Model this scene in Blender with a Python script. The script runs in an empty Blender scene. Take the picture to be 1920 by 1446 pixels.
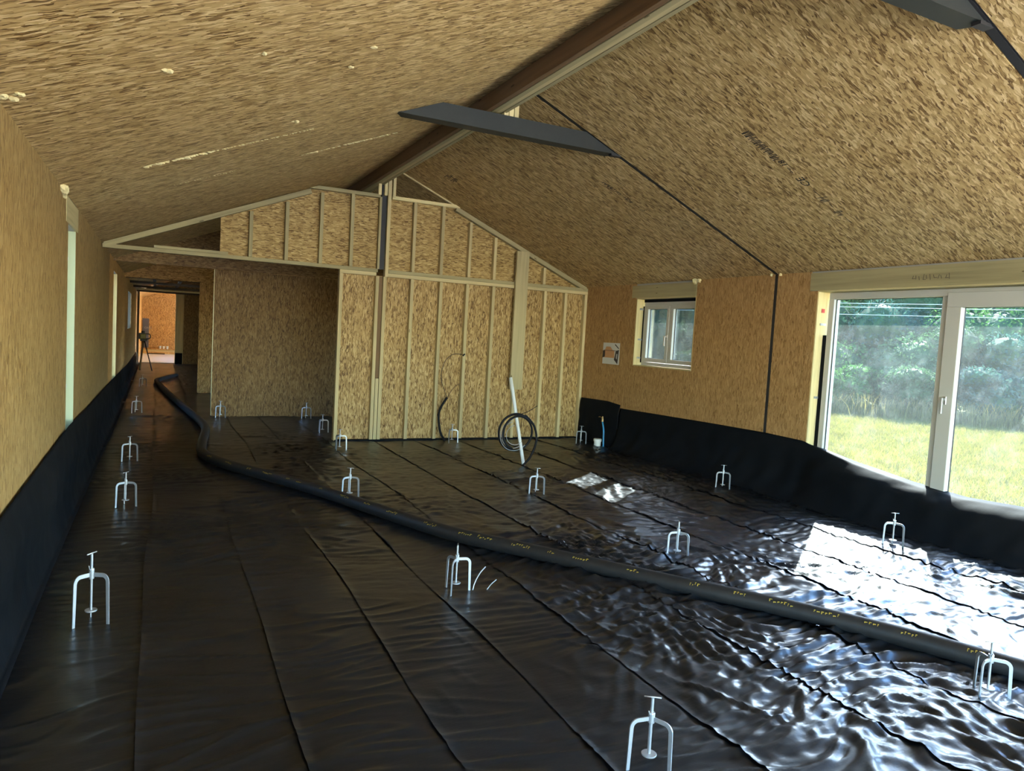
import bpy, bmesh, math, random
import numpy as np
from mathutils import Matrix, Vector
random.seed(7); RNG = np.random.default_rng(11)
S = bpy.context.scene
COL = S.collection

# ------------------------------------------------------------------ camera
F_PX = 1352.0
YAW, PITCH, ROLL, CAM_H = 0.46012, -0.06638, 0.05605, 1.54662
fw = Vector((math.sin(YAW)*math.cos(PITCH), math.cos(YAW)*math.cos(PITCH), math.sin(PITCH)))
rt = Vector((math.cos(YAW), -math.sin(YAW), 0)); up = rt.cross(fw)
rt, up = rt*math.cos(ROLL)+up*math.sin(ROLL), up*math.cos(ROLL)-rt*math.sin(ROLL)
cam = bpy.data.cameras.new('camera'); cam.sensor_fit = 'HORIZONTAL'; cam.sensor_width = 36
cam.lens = F_PX/1920*36; cam.clip_start = 0.05; cam.clip_end = 500
camo = bpy.data.objects.new('camera', cam); COL.objects.link(camo)
M = Matrix((rt, up, -fw)).transposed().to_4x4(); M.translation = (0, 0, CAM_H)
camo.matrix_world = M; S.camera = camo

# ------------------------------------------------------------------ sky, sun, exposure
SUN_DIR = Vector((1.2, 0.9, 1.0)).normalized()          # towards the sun
w = bpy.data.worlds.new('world'); S.world = w; w.use_nodes = True
nt = w.node_tree; bgn = nt.nodes['Background']
sky = nt.nodes.new('ShaderNodeTexSky'); sky.sky_type = 'NISHITA'; sky.sun_disc = False
sky.sun_elevation = math.asin(SUN_DIR.z); sky.sun_rotation = math.atan2(SUN_DIR.x, SUN_DIR.y)
sky.air_density = 1.0; sky.dust_density = 0.6; sky.ozone_density = 1.0
hsv = nt.nodes.new('ShaderNodeHueSaturation'); hsv.inputs['Saturation'].default_value = 1.35
nt.links.new(sky.outputs[0], hsv.inputs['Color']); nt.links.new(hsv.outputs[0], bgn.inputs[0])
bgn.inputs[1].default_value = 0.42
sl = bpy.data.lights.new('sun', 'SUN'); sl.energy = 11.0; sl.angle = 0.0093; sl.color = (1.0, 0.95, 0.86)
so = bpy.data.objects.new('sun', sl); COL.objects.link(so)
so.rotation_euler = SUN_DIR.to_track_quat('Z', 'Y').to_euler(); so.location = (20, 15, 18)
S.view_settings.view_transform = 'Standard'; S.view_settings.look = 'None'
S.view_settings.exposure = 3.05; S.view_settings.gamma = 1.0; S.view_settings.use_curve_mapping = False

# ------------------------------------------------------------------ dimensions
XL, XR, YG, HE, ZR, XC, YF = -0.602, 6.091, 9.779, 2.40, 3.791, 2.86, 5.904
Y0, YE = -4.6, 36.0
ML, MR = (ZR-HE)/(XC-XL), (ZR-HE)/(XR-XC)
def zceil(x): return HE+ML*(x-XL) if x < XC else HE+MR*(XR-x)
WT = 0.32

# ------------------------------------------------------------------ helpers
WM = {}
def link(o, mat=None, parent=None, world=None):
    COL.objects.link(o)
    if world is None: world = Matrix()
    o.matrix_basis = world; WM[o.name] = world
    if mat is not None and o.data is not None: o.data.materials.append(mat)
    if parent is not None:
        o.parent = parent; o.matrix_parent_inverse = WM[parent.name].inverted()
    return o
def tag(o, label=None, cat=None, group=None, kind=None):
    if label: o['label'] = label
    if cat: o['category'] = cat
    if group: o['group'] = group
    if kind: o['kind'] = kind
    return o
def empty(name, loc, label=None, cat=None, group=None, kind=None):
    o = bpy.data.objects.new(name, None); o.empty_display_size = 0.1
    link(o, None, None, Matrix.Translation(Vector(loc))); return tag(o, label, cat, group, kind)
def mk(name, bm, mat, parent=None, world=None, smooth=False):
    me = bpy.data.meshes.new(name); bm.normal_update(); bm.to_mesh(me); bm.free()
    if smooth: me.polygons.foreach_set('use_smooth', [True]*len(me.polygons))
    return link(bpy.data.objects.new(name, me), mat, parent, world)
def arr(name, V, Q, mat, parent=None, world=None, smooth=False, uv=None):
    V = np.asarray(V, np.float32); Q = np.asarray(Q, np.int32); me = bpy.data.meshes.new(name); k = Q.shape[1]
    me.vertices.add(len(V)); me.vertices.foreach_set('co', V.ravel())
    me.loops.add(Q.size); me.loops.foreach_set('vertex_index', Q.ravel())
    me.polygons.add(len(Q)); me.polygons.foreach_set('loop_start', np.arange(0, Q.size, k, dtype=np.int32))
    me.update(calc_edges=True)
    if smooth: me.polygons.foreach_set('use_smooth', np.ones(len(Q), bool))
    if uv is not None:
        l = me.uv_layers.new(name='UVMap'); l.data.foreach_set('uv', np.asarray(uv, np.float32)[Q.ravel()].ravel())
    return link(bpy.data.objects.new(name, me), mat, parent, world)
def bbox(bm, x0, x1, y0, y1, z0, z1):
    v = [bm.verts.new(p) for p in ((x0,y0,z0),(x1,y0,z0),(x1,y1,z0),(x0,y1,z0),(x0,y0,z1),(x1,y0,z1),(x1,y1,z1),(x0,y1,z1))]
    for f in ((0,3,2,1),(4,5,6,7),(0,1,5,4),(1,2,6,5),(2,3,7,6),(3,0,4,7)): bm.faces.new([v[i] for i in f])
def box(name, x0, x1, y0, y1, z0, z1, mat, parent=None, grain='z', bevel=0.0):
    """box in world coordinates; its local X axis runs along the grain"""
    lo = Vector((min(x0,x1), min(y0,y1), min(z0,z1))); hi = Vector((max(x0,x1), max(y0,y1), max(z0,z1))); d = hi-lo; c = (lo+hi)/2
    g = 'xyz'.index(grain); o2 = sorted([i for i in range(3) if i != g], key=lambda i: -d[i])
    e = [Vector([1.0 if k == i else 0.0 for k in range(3)]) for i in (g, o2[0], o2[1])]; e[2] = e[0].cross(e[1])
    R = Matrix(e).transposed(); l = (d[g], d[o2[0]], d[o2[1]])
    bm = bmesh.new(); bbox(bm, -l[0]/2, l[0]/2, -l[1]/2, l[1]/2, -l[2]/2, l[2]/2)
    if bevel: bmesh.ops.bevel(bm, geom=bm.edges[:], offset=bevel, segments=1, affect='EDGES')
    Mw = R.to_4x4(); Mw.translation = c
    return mk(name, bm, mat, parent, Mw)
def prism(name, pts, axes, origin, depth, mat, parent=None):
    """2D polygon pts in axes[0],axes[1], extruded along axes[2] by depth"""
    bm = bmesh.new(); a = [bm.verts.new((p[0],p[1],0)) for p in pts]; b = [bm.verts.new((p[0],p[1],depth)) for p in pts]
    bm.faces.new(a[::-1]); bm.faces.new(b)
    for i in range(len(pts)):
        j = (i+1) % len(pts); bm.faces.new((a[i],a[j],b[j],b[i]))
    bmesh.ops.recalc_face_normals(bm, faces=bm.faces[:])
    Mw = Matrix([Vector(v) for v in axes]).transposed().to_4x4(); Mw.translation = Vector(origin)
    return mk(name, bm, mat, parent, Mw)
def catmull(P, n=10):
    P = [np.array(p, float) for p in P]; P = [2*P[0]-P[1]]+P+[2*P[-1]-P[-2]]; out = []
    for i in range(1, len(P)-2):
        for k in range(n):
            t = k/n; a,b,c,d = P[i-1:i+3]
            out.append(.5*((2*b)+(-a+c)*t+(2*a-5*b+4*c-d)*t*t+(-a+3*b-3*c+d)*t**3))
    out.append(P[-2]); return np.array(out)
def tube(name, C, r, mat, parent=None, seg=10, flat=1.0, world=None, uvs=False):
    C = np.asarray(C, float); n = len(C); r = np.broadcast_to(np.asarray(r, float), (n,))
    T = np.gradient(C, axis=0); T /= np.linalg.norm(T, axis=1)[:,None]
    ref = np.array((0,0,1.0)); V = []; UV = []; L = np.concatenate([[0], np.cumsum(np.linalg.norm(np.diff(C, axis=0), axis=1))])
    prev = None
    for i in range(n):
        if prev is None:
            s = np.cross(T[i], ref)
            if np.linalg.norm(s) < .05: s = np.cross(T[i], (1,0,0))
        else: s = prev-T[i]*(prev@T[i])
        s /= np.linalg.norm(s); prev = s; u = np.cross(s, T[i])
        for k in range(seg):
            a = 2*math.pi*k/seg; V.append(C[i]+r[i]*(math.cos(a)*s+math.sin(a)*u*flat)); UV.append((L[i], k/seg))
    Q = [(i*seg+k, i*seg+(k+1)%seg, (i+1)*seg+(k+1)%seg, (i+1)*seg+k) for i in range(n-1) for k in range(seg)]
    o = arr(name, V, Q, mat, parent, world, True, UV if uvs else None)
    bm = bmesh.new(); bm.from_mesh(o.data); bm.verts.ensure_lookup_table()
    for b in (0, (n-1)*seg): bm.faces.new([bm.verts[b+k] for k in (range(seg) if b else range(seg-1,-1,-1))])
    bm.to_mesh(o.data); bm.free(); return o
def lathe(name, prof, mat, parent=None, world=None, seg=20):
    bm = bmesh.new(); rings = []
    for r, z in prof: rings.append([bm.verts.new((r*math.cos(2*math.pi*k/seg), r*math.sin(2*math.pi*k/seg), z)) for k in range(seg)])
    for a, b in zip(rings, rings[1:]):
        for k in range(seg): bm.faces.new((a[k], a[(k+1)%seg], b[(k+1)%seg], b[k]))
    bm.faces.new(rings[0][::-1]); bm.faces.new(rings[-1])
    return mk(name, bm, mat, parent, world)
def text_mesh(name, s, size, mat, parent, world, ext=0.0006):
    cu = bpy.data.curves.new(name, 'FONT'); cu.body = s; cu.size = size; cu.extrude = ext; cu.resolution_u = 2
    t = bpy.data.objects.new(name, cu); COL.objects.link(t)
    me = bpy.data.meshes.new_from_object(t.evaluated_get(bpy.context.evaluated_depsgraph_get()))
    bpy.data.objects.remove(t); bpy.data.curves.remove(cu); me.materials.clear()
    return link(bpy.data.objects.new(name, me), mat, parent, world)
# gradient noise
_P = RNG.permutation(512); _G = RNG.uniform(0, 2*np.pi, 512)
def perlin(x, y):
    xi = np.floor(x).astype(int); yi = np.floor(y).astype(int); xf = x-xi; yf = y-yi
    def g(i, j, dx, dy):
        a = _G[_P[(_P[i % 512]+j) % 512]]; return np.cos(a)*dx+np.sin(a)*dy
    u = xf**3*(xf*(xf*6-15)+10); v = yf**3*(yf*(yf*6-15)+10)
    n0 = g(xi,yi,xf,yf)*(1-u)+g(xi+1,yi,xf-1,yf)*u; n1 = g(xi,yi+1,xf,yf-1)*(1-u)+g(xi+1,yi+1,xf-1,yf-1)*u
    return (n0*(1-v)+n1*v)*1.5

# ------------------------------------------------------------------ materials
class NT:
    def __init__(s, name):
        s.m = bpy.data.materials.new(name); s.m.use_nodes = True; s.t = s.m.node_tree; s.b = s.t.nodes['Principled BSDF']; s.o = s.t.nodes['Material Output']
    def n(s, typ, **kw):
        x = s.t.nodes.new('ShaderNode'+typ)
        for k, v in kw.items(): setattr(x, k, v)
        return x
    def l(s, a, b): s.t.links.new(a, b)
    def sock(s, sk, v):
        if isinstance(v, bpy.types.NodeSocket): s.l(v, sk)
        else: sk.default_value = v
    def math(s, op, a, b=0.0, c=0.0):
        x = s.n('Math', operation=op)
        for i, v in enumerate((a, b, c)): s.sock(x.inputs[i], v)
        return x.outputs[0]
    def mix(s, f, a, b, blend='MIX'):
        x = s.n('Mix', data_type='RGBA', blend_type=blend); s.sock(x.inputs[0], f); s.sock(x.inputs[6], a); s.sock(x.inputs[7], b); return x.outputs[2]
    def ramp(s, f, stops):
        x = s.n('ValToRGB'); e = x.color_ramp.elements
        while len(e) < len(stops): e.new(.5)
        for i, (p, c) in enumerate(stops): e[i].position = p; e[i].color = (*c, 1)
        s.l(f, x.inputs[0]); return x.outputs[0]
    def mapping(s, v, scale=(1,1,1), rot=(0,0,0), loc=(0,0,0)):
        x = s.n('Mapping'); s.l(v, x.inputs[0]); x.inputs['Scale'].default_value = scale; x.inputs['Rotation'].default_value = rot; x.inputs['Location'].default_value = loc; return x.outputs[0]
    def noise(s, v, scale, detail=3.0, rough=.55):
        x = s.n('TexNoise'); s.l(v, x.inputs['Vector']); x.inputs['Scale'].default_value = scale; x.inputs['Detail'].default_value = detail; x.inputs['Roughness'].default_value = rough; return x
    def bump(s, h, strength=.3, dist=.002):
        x = s.n('Bump'); s.sock(x.inputs['Height'], h); x.inputs['Strength'].default_value = strength; x.inputs['Distance'].default_value = dist; s.l(x.outputs[0], s.b.inputs['Normal'])
    def coords(s):
        tc = s.n('TexCoord'); oi = s.n('ObjectInfo'); r = s.math('MULTIPLY', oi.outputs['Random'], 37.0)
        cx = s.n('CombineXYZ'); s.l(r, cx.inputs[0]); s.l(s.math('MULTIPLY', r, 1.7), cx.inputs[1])
        a = s.n('VectorMath', operation='ADD'); s.l(tc.outputs['Object'], a.inputs[0]); s.l(cx.outputs[0], a.inputs[1]); return a.outputs[0], oi.outputs['Random']
    def set(s, **kw):
        for k, v in kw.items(): s.sock(s.b.inputs[k.replace('_', ' ')], v)
        return s.m
def plain(name, col, rough=.6, metal=0.0, spec=.5, var=0.0, vscale=8.0, bump=0.0):
    t = NT(name)
    if var:
        v, r = t.coords(); n = t.noise(v, vscale, 4)
        c = t.mix(n.outputs[0], tuple(x*(1-var) for x in col)+(1,), tuple(min(1, x*(1+var)) for x in col)+(1,)); t.l(c, t.b.inputs['Base Color'])
        if bump: t.bump(n.outputs[0], bump)
    else: t.b.inputs['Base Color'].default_value = (*col, 1)
    return t.set(Roughness=rough, Metallic=metal, Specular_IOR_Level=spec)
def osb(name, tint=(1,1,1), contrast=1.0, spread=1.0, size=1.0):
    t = NT(name); v, r = t.coords()
    wob = t.noise(v, 14.0, 1); vv = t.n('VectorMath', operation='MULTIPLY_ADD'); t.l(wob.outputs['Color'], vv.inputs[0]); vv.inputs[1].default_value = (.03,.03,0); t.l(v, vv.inputs[2]); v2 = vv.outputs[0]
    tone = None; rnd = random.Random(name); fibs = []
    for a in (.1, -.65): fibs.append(t.noise(t.mapping(v2, (16/size, 250/size, 1), (0, 0, a*spread)), 1.0, 1).outputs[0])
    for i, ang in enumerate((8, -32, 44, 16, -60, -14, 58)):
        a = math.radians(ang*spread+rnd.uniform(-5, 5)); k = (1.0, 1.2, 1.1, 1.5, 1.7, 2.2, 2.6)[i]/size
        mp = t.mapping(v2, (8.5*k, 40*k, 1), (0, 0, a), (i*3.7, i*5.1, 0))
        vo = t.n('TexVoronoi', voronoi_dimensions='2D', feature='F1'); t.l(mp, vo.inputs['Vector']); vo.inputs['Scale'].default_value = 1.0
        sp = t.n('SeparateColor'); t.l(vo.outputs['Color'], sp.inputs[0])
        tn = t.math('MULTIPLY_ADD', t.math('GREATER_THAN', vo.outputs['Distance'], .62), -.28, sp.outputs[0])
        if tone is None: tone = tn
        else:
            m = t.math('GREATER_THAN', sp.outputs[1], (.5,.5,.56,.56,.62,.66,.74)[i]); x = t.n('Mix', data_type='FLOAT'); t.l(m, x.inputs[0]); t.l(tone, x.inputs[2]); t.l(tn, x.inputs[3]); tone = x.outputs[0]
    fb = t.math('MULTIPLY', t.math('SUBTRACT', t.math('ADD', fibs[0], fibs[1]), 1.0), .35)
    tone = t.math('MULTIPLY_ADD', tone, .82, t.math('ADD', fb, .09))
    big = t.noise(v, 1.6, 2).outputs[0]
    tone = t.math('ADD', t.math('MULTIPLY_ADD', t.math('SUBTRACT', tone, .5), contrast, .5), t.math('MULTIPLY', t.math('SUBTRACT', big, .5), .25))
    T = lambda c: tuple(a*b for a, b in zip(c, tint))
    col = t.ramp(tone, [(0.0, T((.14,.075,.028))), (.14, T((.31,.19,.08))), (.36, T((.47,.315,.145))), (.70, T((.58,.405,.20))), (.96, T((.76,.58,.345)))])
    t.l(col, t.b.inputs['Base Color']); t.bump(fibs[0], .3, .0015)
    return t.set(Roughness=.62, Specular_IOR_Level=.3)
def timber(name, col, knots=.5, var=.18, rough=.7):
    t = NT(name); v, r = t.coords()
    n = t.noise(t.mapping(v, (1.2, 28, 28)), 1.0, 4).outputs[0]; g = t.noise(t.mapping(v, (.6, 6, 6)), 1.0, 2).outputs[0]
    k = math.pi
    f = t.math('ADD', t.math('MULTIPLY', n, .6), t.math('MULTIPLY', g, .4))
    c = t.ramp(f, [(.3, tuple(x*(1-var*1.6) for x in col)), (.5, col), (.7, tuple(min(1, x*(1+var)) for x in col))])
    vo = t.n('TexVoronoi', voronoi_dimensions='3D'); t.l(t.mapping(v, (2.2, 9, 9)), vo.inputs['Vector']); vo.inputs['Scale'].default_value = 1.0
    kn = t.math('LESS_THAN', vo.outputs['Distance'], .13*knots)
    c = t.mix(t.math('MULTIPLY', kn, .75), c, (col[0]*.22, col[1]*.17, col[2]*.15, 1))
    br = t.math('MULTIPLY_ADD', r, .3, .85); hs = t.n('HueSaturation'); t.l(c, hs.inputs['Color']); t.l(br, hs.inputs['Value'])
    t.l(hs.outputs[0], t.b.inputs['Base Color']); t.bump(n, .2, .001)
    return t.set(Roughness=rough, Specular_IOR_Level=.25)
OSB = osb('osb', (1.03, 1.02, .88), 1.18, 1.15, 1.1); OSBG = osb('osb_gable', (.80, .75, .58), 1.15, 1.25); OSBH = osb('osb_upper', (.80, .77, .57), 1.05, .9)
OSBL = osb('osb_left', (.60, .57, .45), .85, .7); OSBR = osb('osb_right', (.76, .64, .52), .7, .75); OSBD = osb('osb_aged', (.46, .39, .29), 1.0, 1.2)  # osb_aged is the same board, only tinted darker
OSBW = osb('osb_warm', (1.1, .92, .66), 1.0, 1.1)  # orange light of the far rooms is put into this board tint
PINE = timber('pine', (.54, .44, .23)); PINED = timber('pine_green', (.40, .34, .18)); PINEY = timber('pine_yellow', (.66, .55, .28), .3); BROWN = timber('brown_timber', (.20, .12, .06), .6)
POST = timber('plank', (.42, .35, .19), .8); DARKW = timber('dark_timber', (.075, .055, .04), .3)
STEEL = plain('primed_steel', (.021, .025, .024), .55, .0, .4, .15, 20); STEELD = plain('steel_dark', (.018, .018, .02), .6)
PRIME = plain('primed_pale', (.20, .22, .20), .5)
GALV = plain('galvanised', (.50, .52, .54), .45, .7, .5, .12, 60)
UPVC = plain('upvc', (.50, .49, .44), .35); SEAL = plain('rubber_seal', (.02, .02, .022), .6)  # white uPVC: its shade and warm cast are put into the colour
ALU = plain('aluminium', (.6, .6, .6), .35, .9)
FOAM = plain('expanding_foam', (.72, .62, .34), .9, 0, .2, .15, 60); WHITE = plain('white_plastic', (.78, .78, .74), .4); PVC = plain('grey_white_pipe', (.62, .62, .58), .35)
CABLE = plain('black_cable', (.008, .008, .009), .6, 0, .2); GREYC = plain('grey_cable', (.33, .33, .33), .45); RUSTY = plain('brown_cable', (.06, .035, .02), .6)
BLUE = plain('blue_pipe', (.03, .22, .45), .4); BRASS = plain('brass', (.62, .42, .2), .35, .9); RED = plain('red_tag', (.6, .04, .03), .5)
INK = plain('black_ink', (.02, .017, .014), .8); PENCIL = plain('pencil', (.10, .08, .05), .8); PAPER = plain('paper', (.62, .60, .55), .8)
PORANGE = plain('print_orange', (.55, .28, .13), .8); PDARK = plain('print_dark', (.05, .035, .03), .8); PGREY = plain('print_grey', (.38, .37, .34), .8)
YELLOW = plain('instrument_yellow', (.20, .15, .03), .5); BLACKP = plain('black_plastic', (.015, .015, .016), .5)
CONC = plain('slab', (.35, .35, .34), .8, 0, .3, .2, 6); RENDER = plain('outer_cladding', (.35, .33, .29), .8); INSUL = plain('slate_board', (.12, .125, .16), .6)
MARK = plain('hose_print', (.42, .30, .04), .7)
def membrane(name, base=.005, rough=.40, dust=.012, fine=.35, coat=.26, spec=.5):
    t = NT(name); tc = t.n('TexCoord'); v = tc.outputs['Object']
    n1 = t.noise(t.mapping(v, (5, 26, 12)), 1.0, 3, .6).outputs[0]; n2 = t.noise(v, 38.0, 2, .6).outputs[0]; n3 = t.noise(v, 1.3, 3).outputs[0]
    d = t.ramp(n3, [(.42, (0,0,0)), (.75, (1,1,1))]); sp = t.math('GREATER_THAN', t.noise(v, 85.0, 2).outputs[0], .72)
    dm = t.math('ADD', t.math('MULTIPLY', d, .6), t.math('MULTIPLY', sp, .5))
    c = t.mix(dm, (base, base*1.15, base*1.45, 1), (base+dust, base+dust*1.08, base+dust*1.3, 1)); t.l(c, t.b.inputs['Base Color'])  # blue cast of the sky mixed into both base and dust colours
    t.bump(t.math('ADD', t.math('MULTIPLY', n1, .7), t.math('MULTIPLY', n2, .3)), fine, .006)
    rr = t.math('MULTIPLY_ADD', n3, .22, rough-.11)
    t.b.inputs['Specular Tint'].default_value = (.62, .80, 1.0, 1)  # bluish tint stands in for sky reflected off neutral black polythene
    t.b.inputs['Coat Weight'].default_value = coat; t.b.inputs['Coat Roughness'].default_value = .16; t.b.inputs['Coat IOR'].default_value = 1.42
    return t.set(Roughness=rr, Specular_IOR_Level=spec)
DPM = membrane('black_polythene'); DPMW = membrane('black_polythene_wall', .007, .62, .006, .3, .0, .05)
def glassmat(name, dust=.10, tint=(.76,.82,.84,1)):
    t = NT(name); t.t.nodes.remove(t.b); tc = t.n('TexCoord'); v = tc.outputs['Object']
    st = t.noise(t.mapping(v, (9, 9, 1.2)), 1.0, 5, .65).outputs[0]; sm = t.noise(v, 3.5, 5, .7).outputs[0]; fs = t.noise(t.mapping(v, (30, 30, 6)), 1.0, 3).outputs[0]
    s1 = t.ramp(st, [(.52, (0,0,0)), (.78, (1,1,1))]); s2 = t.ramp(sm, [(.45, (0,0,0)), (.8, (1,1,1))]); s3 = t.ramp(fs, [(.62, (0,0,0)), (.7, (1,1,1))])
    f = t.math('ADD', t.math('ADD', t.math('MULTIPLY', s1, dust*1.0), t.math('MULTIPLY', s2, dust*.9)), t.math('MULTIPLY_ADD', s3, dust*.4, dust*.75))
    tr = t.n('BsdfTransparent'); tr.inputs[0].default_value = tint
    tl = t.n('BsdfTranslucent'); tl.inputs[0].default_value = (.62, .70, .70, 1); gl = t.n('BsdfGlossy'); gl.inputs['Roughness'].default_value = .02
    m1 = t.n('MixShader'); t.l(f, m1.inputs[0]); t.l(tr.outputs[0], m1.inputs[1]); t.l(tl.outputs[0], m1.inputs[2])
    fr = t.n('Fresnel'); fr.inputs[0].default_value = 1.45; m2 = t.n('MixShader'); t.l(t.math('MULTIPLY', fr.outputs[0], .8), m2.inputs[0]); t.l(m1.outputs[0], m2.inputs[1]); t.l(gl.outputs[0], m2.inputs[2])
    t.l(m2.outputs[0], t.o.inputs[0]); return t.m
GLASS = glassmat('dusty_glass', .016); CLEAR = glassmat('clear_glass', .0, (.94,.96,.95,1))
def leafmat(name, col):
    t = NT(name); tc = t.n('TexCoord'); n = t.noise(tc.outputs['Object'], 2.3, 4).outputs[0]; n2 = t.noise(tc.outputs['Object'], 17.0, 2).outputs[0]
    c = t.ramp(t.math('ADD', t.math('MULTIPLY', n, .6), t.math('MULTIPLY', n2, .4)), [(.3, tuple(x*.45 for x in col)), (.5, col), (.72, tuple(x*1.8 for x in col))])
    t.l(c, t.b.inputs['Base Color']); t.b.inputs['Roughness'].default_value = .8; t.b.inputs['Specular IOR Level'].default_value = .15
    tl = t.n('BsdfTranslucent'); t.l(c, tl.inputs[0]); m = t.n('MixShader'); m.inputs[0].default_value = .35
    t.l(t.b.outputs[0], m.inputs[1]); t.l(tl.outputs[0], m.inputs[2]); t.l(m.outputs[0], t.o.inputs[0]); return t.m
LEAF1 = leafmat('leaf_dark', (.035, .075, .028)); LEAF2 = leafmat('leaf_mid', (.055, .12, .03)); LEAF3 = leafmat('leaf_bluish', (.03, .07, .05)); BARK = plain('bark', (.09, .07, .05), .9)
GRASS = leafmat('grass_blade', (.16, .148, .026)); STRAW = leafmat('grass_straw', (.17, .135, .04)); TURF = plain('turf', (.125, .12, .028), .95, 0, .1, .4, 3)

# ------------------------------------------------------------------ walls
def wall_mesh(name, axis, a0, a1, t0, t1, holes, top, mat=RENDER):
    """wall core as boxes around rectangular holes (u0,u1,z0,z1) along axis; all pieces in one mesh"""
    bm = bmesh.new(); us = sorted({a0, a1, *[h[0] for h in holes], *[h[1] for h in holes]})
    for u0, u1 in zip(us, us[1:]):
        um = (u0+u1)/2; hs = sorted([h for h in holes if h[0] < um < h[1]], key=lambda h: h[2]); z = -.15
        for h in hs+[(0,0,top,top)]:
            if h[2] > z+1e-4:
                if axis == 'y': bbox(bm, t0, t1, u0, u1, z, h[2])
                else: bbox(bm, u0, u1, t0, t1, z, h[2])
            z = h[3]
    return tag(mk(name, bm, mat), kind='structure')
BT = 0.012
WIN = (7.20, 8.46, 1.245, 2.20); DOOR = (2.62, 5.33, 0.0, 2.20)
RH = [WIN, DOOR, (-1.0, 2.2, 0.0, 2.2), (10.2, 12.2, .5, 2.2), (13.0, 16.0, .4, 2.2), (17.4, 22.5, .4, 2.2), (27.8, 35.5, .05, 2.25), (-4.3, -1.4, 0.0, 2.2)]  # bays behind the camera and in the end room are added for daylight
wall_right = wall_mesh('wall_right', 'y', Y0, YE, XR+BT, XR+WT, RH, HE+.05)
LD = (6.30, 6.87, .30, 2.20); LD2 = (12.55, 13.62, .50, 2.22); LW = (18.7, 21.1, 1.25, 2.12)
LH = [LD, LD2, LW, (-4.3, -.4, .3, 2.2), (28.5, 30.5, .9, 2.1)]  # left bay behind the camera is unseen, added to let light in
wall_left = wall_mesh('wall_left', 'y', Y0, YE, XL-WT, XL-BT, LH, HE+.05)
wall_front = wall_mesh('wall_front', 'x', XL-WT, XR+WT, Y0-WT, Y0, [(XL, XR, -.05, HE+.04)], HE+.05)  # unseen end wall, opened across its full width to brighten the room
wall_end = wall_mesh('wall_end', 'x', XL-WT, XR+WT, YE, YE+WT, [], HE+.05)
def gable_poly(y, d, parent, mat, name='gable_board', z0=HE):
    return prism(name, [(XL-.1,z0),(XR+.1,z0),(XR+.1,HE+.02),(XC,ZR+.02),(XL-.1,HE+.02)], ((1,0,0),(0,0,1),(0,-1,0)), (0,y,0), d, mat, parent)
gable_poly(YE, .1, wall_end, OSBW)
box('osb_board', XL, 2.2, YE-BT, YE, 0, HE, OSBW, wall_end); box('osb_board', 2.205, XR, YE-BT, YE, 0, HE, OSBW, wall_end)
def boards_y(parent, x0, x1, ys, holes, mat, z1=HE, grain='z'):
    for y0, y1 in zip(ys, ys[1:]):
        ym = (y0+y1)/2; hs = sorted([h for h in holes if h[0] < ym < h[1]], key=lambda h: h[2]); z = 0.0
        for h in hs+[(0,0,z1,z1)]:
            if h[2] > z+.01: box('osb_board', x0, x1, y0+.0015, y1-.0015, z, h[2], mat, parent, grain)
            z = h[3]
LINT = .175
rb = [Y0, -4.3, -1.4, -1.0, 2.2, 2.42]
boards_y(wall_right, XR, XR+BT, rb, RH, OSBR)
boards_y(wall_right, XR, XR+BT, [2.47, DOOR[0]-.1, DOOR[0]], [(DOOR[0]-.1, DOOR[0], HE-.2, HE)], OSBR)
boards_y(wall_right, XR, XR+BT, [DOOR[1], 5.43], [(DOOR[1], 5.43, HE-.2, HE)], OSBR)
boards_y(wall_right, XR, XR+BT, [5.43, YF-.022], [], OSBR)
boards_y(wall_right, XR, XR+BT, [YF+.022, 7.20], [], OSBR)
boards_y(wall_right, XR, XR+BT, [7.20, 8.49], [(7.2, 8.49, WIN[2], HE)], OSBR)
box('osb_board', XR, XR+BT, 8.462, 8.4885, WIN[2], 2.2, OSBR, wall_right)
boards_y(wall_right, XR, XR+BT, [8.49, YG+.1], [], OSBR)
boards_y(wall_right, XR, XR+BT, [YG+.1, 10.2, 12.2, 13.0, 16.0, 17.4, 22.5, 23.9, 25.1, 26.3, 27.8, 35.5, YE], RH, OSB)
lint = box('lintel', XR-.006, XR+.09, DOOR[0]-.09, 5.43, 2.205, 2.385, PINED, wall_right, 'y'); box('lintel', XR-.006, XR+.09, 7.205, 8.575, 2.205, 2.375, PINED, wall_right, 'y')
# timber linings of the reveals
box('reveal_lining', XR+.001, XR+WT-.02, DOOR[1]-.012, DOOR[1]+.03, 0, 2.2, PINEY, wall_right); box('reveal_lining', XR+.001, XR+WT-.02, DOOR[0]-.03, DOOR[0]+.012, 0, 2.2, PINEY, wall_right)
box('reveal_lining', XR+.001, XR+WT-.02, DOOR[0], DOOR[1]-.013, 2.19, 2.204, PINEY, wall_right, 'y')
box('reveal_lining', XR+.001, XR+WT-.02, WIN[1]-.012, WIN[1]+.002, WIN[2], 2.2, PINEY, wall_right); box('reveal_lining', XR+.001, XR+WT-.02, WIN[0]-.002, WIN[0]+.012, WIN[2], 2.2, PINEY, wall_right)
box('reveal_lining', XR+.001, XR+WT-.02, WIN[0]+.013, WIN[1]-.013, WIN[2]-.004, WIN[2]+.014, PINED, wall_right, 'y'); box('reveal_lining', XR+.001, XR+WT-.02, WIN[0]+.013, WIN[1]-.013, 2.188, 2.204, PINEY, wall_right, 'y')
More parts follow.
